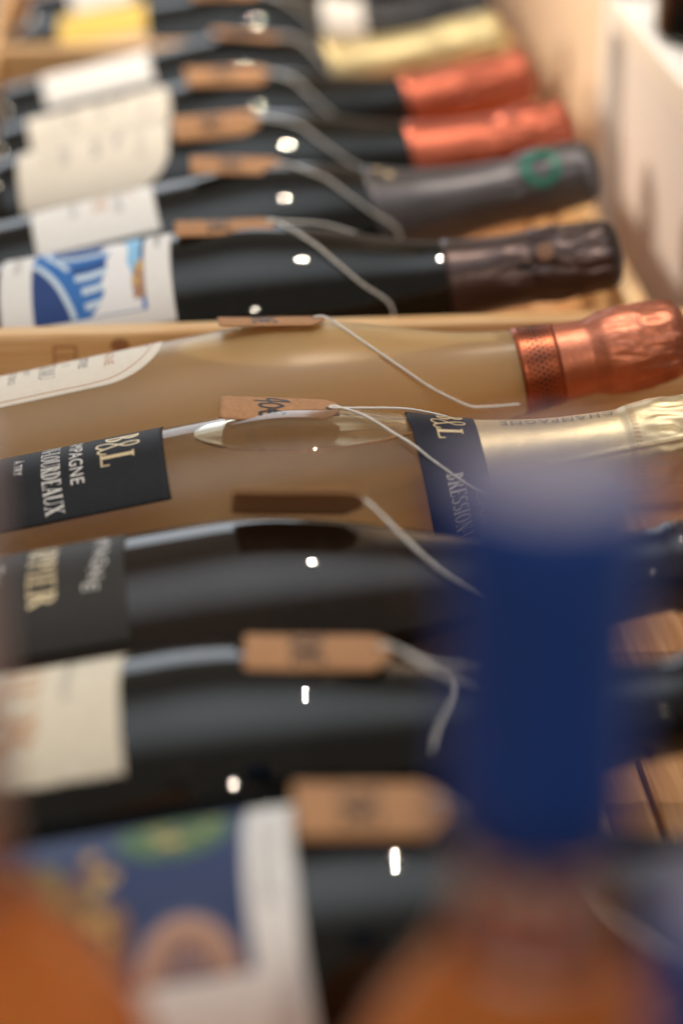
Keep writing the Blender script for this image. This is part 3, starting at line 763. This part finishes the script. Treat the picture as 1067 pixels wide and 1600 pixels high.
price_tag(K, .1200, .1670, 0, 'farthest kraft price tag on the bottle with yellow label', '26€', pitch=1, yaw=4, roll=-5, lift=.0012, strands=loop(.171, .215, 85, -60)[:1])

# ================================================================== bottles standing close in front
def wine_bottle(loc, h, label, cap, captop, caplen=.072, neck=0.0, cr=.0, wide=1.0, level=.104):
    o = empty('standing_wine_bottle', loc); tag(o, label, 'bottle', 'orange bottles standing in front of the crate')
    z = lambda d: h-d-(neck if d > .085 else 0)                                            # measured down from the top
    out = [(0.020, 0), (.012, .018), (0, .030), (.002, .0352), (.007, .0370), (z(.150), .0370), (z(.138), .0362), (z(.126), .0335), (z(.115), .0288), (z(.106), .0232), (z(.098), .0186), (z(.090), .0156), (z(.080), .0142), (z(.06), .0136), (z(.02), .0132), (z(.003), .0140), (z(.0005), .0135), (z(.0005), 0)]
    out = [(a, b if b < .0165 else .0165+(b-.0165)*wide) for a, b in out]
    pr = []
    for a, b in zip(out, out[1:]):
        pr += [(a[0]+(b[0]-a[0])*i/3, a[1]+(b[1]-a[1])*i/3) for i in range(3)]
    pr.append(out[-1])
    lev = z(level)                                              # wine level: orange below, clear glass with air above
    rl = interp(sorted(pr[6:-4]), lev)
    low = [q for q in pr if q[0] < lev-.0005]+[(lev, rl), (lev, 0)]
    v, f = orient(*lathe(low, 64, ax='Z')); link('glass_body', mesh('glass_body', v, f, True), M_orange, o)
    hi = [(lev+.0003, 0), (lev+.0003, rl)]+[q for q in pr if q[0] > lev+.001]
    v, f = orient(*lathe(hi, 64, ax='Z'))
    air = [(lev+.0012, 0), (lev+.0012, rl-.0024)]+[q for q in ((z(.106), .0207), (z(.098), .0161), (z(.090), .0131)) if q[0] > lev+.003]+[ (z(.080), .0118), (z(.06), .0112), (z(.05), .0110), (z(.05), 0)]
    va, fa = orient(*lathe(air, 48, ax='Z'), False); n = len(v)
    link('neck_glass', mesh('neck_glass', v+va, f+[tuple(i+n for i in q) for q in fa], True), M_neckglass, o)
    def d(s, a, r): return .00012*noise.noise(Vector((math.cos(a)*2, math.sin(a)*2, s*90)))
    cp = [(z(caplen), .0146), (z(caplen), .0150), (z(.055), .0147), (z(.022), .0147), (z(.018), .0153), (z(.003), .0153), (z(-.0005), .0148), (z(-.001), .0140)]
    cp = [(a, b+cr) for a, b in cp]; v, f = lathe(cp, 64, d, ax='Z'); c = link('capsule', mesh('capsule', v, f, True), cap, o)
    v, f = lathe([(z(-.001), .0140+cr), (z(-.0012), .012), (z(-.0006), .0115), (z(-.0006), 0)], 48, ax='Z'); link('capsule_top', mesh('capsule_top', v, f, True), captop, c)
    return o
wine_bottle((.0592, .3140, -.030), .325, 'blurred orange bottle with blue capsule standing in front of the crate', M_bluecap, M_captop_lit, caplen=.067, cr=.0020, level=.091)
wine_bottle((.0840, .2620, -.030), .276, 'blurred bottle with blue capsule in the bottom right corner', M_bluecap, M_captop_lit)
wine_bottle((-.0500, .3450, -.030), .322, 'blurred orange bottle in the bottom left corner with pale capsule', M_palecap, M_palecap, neck=.004, wide=1.25, level=.088)
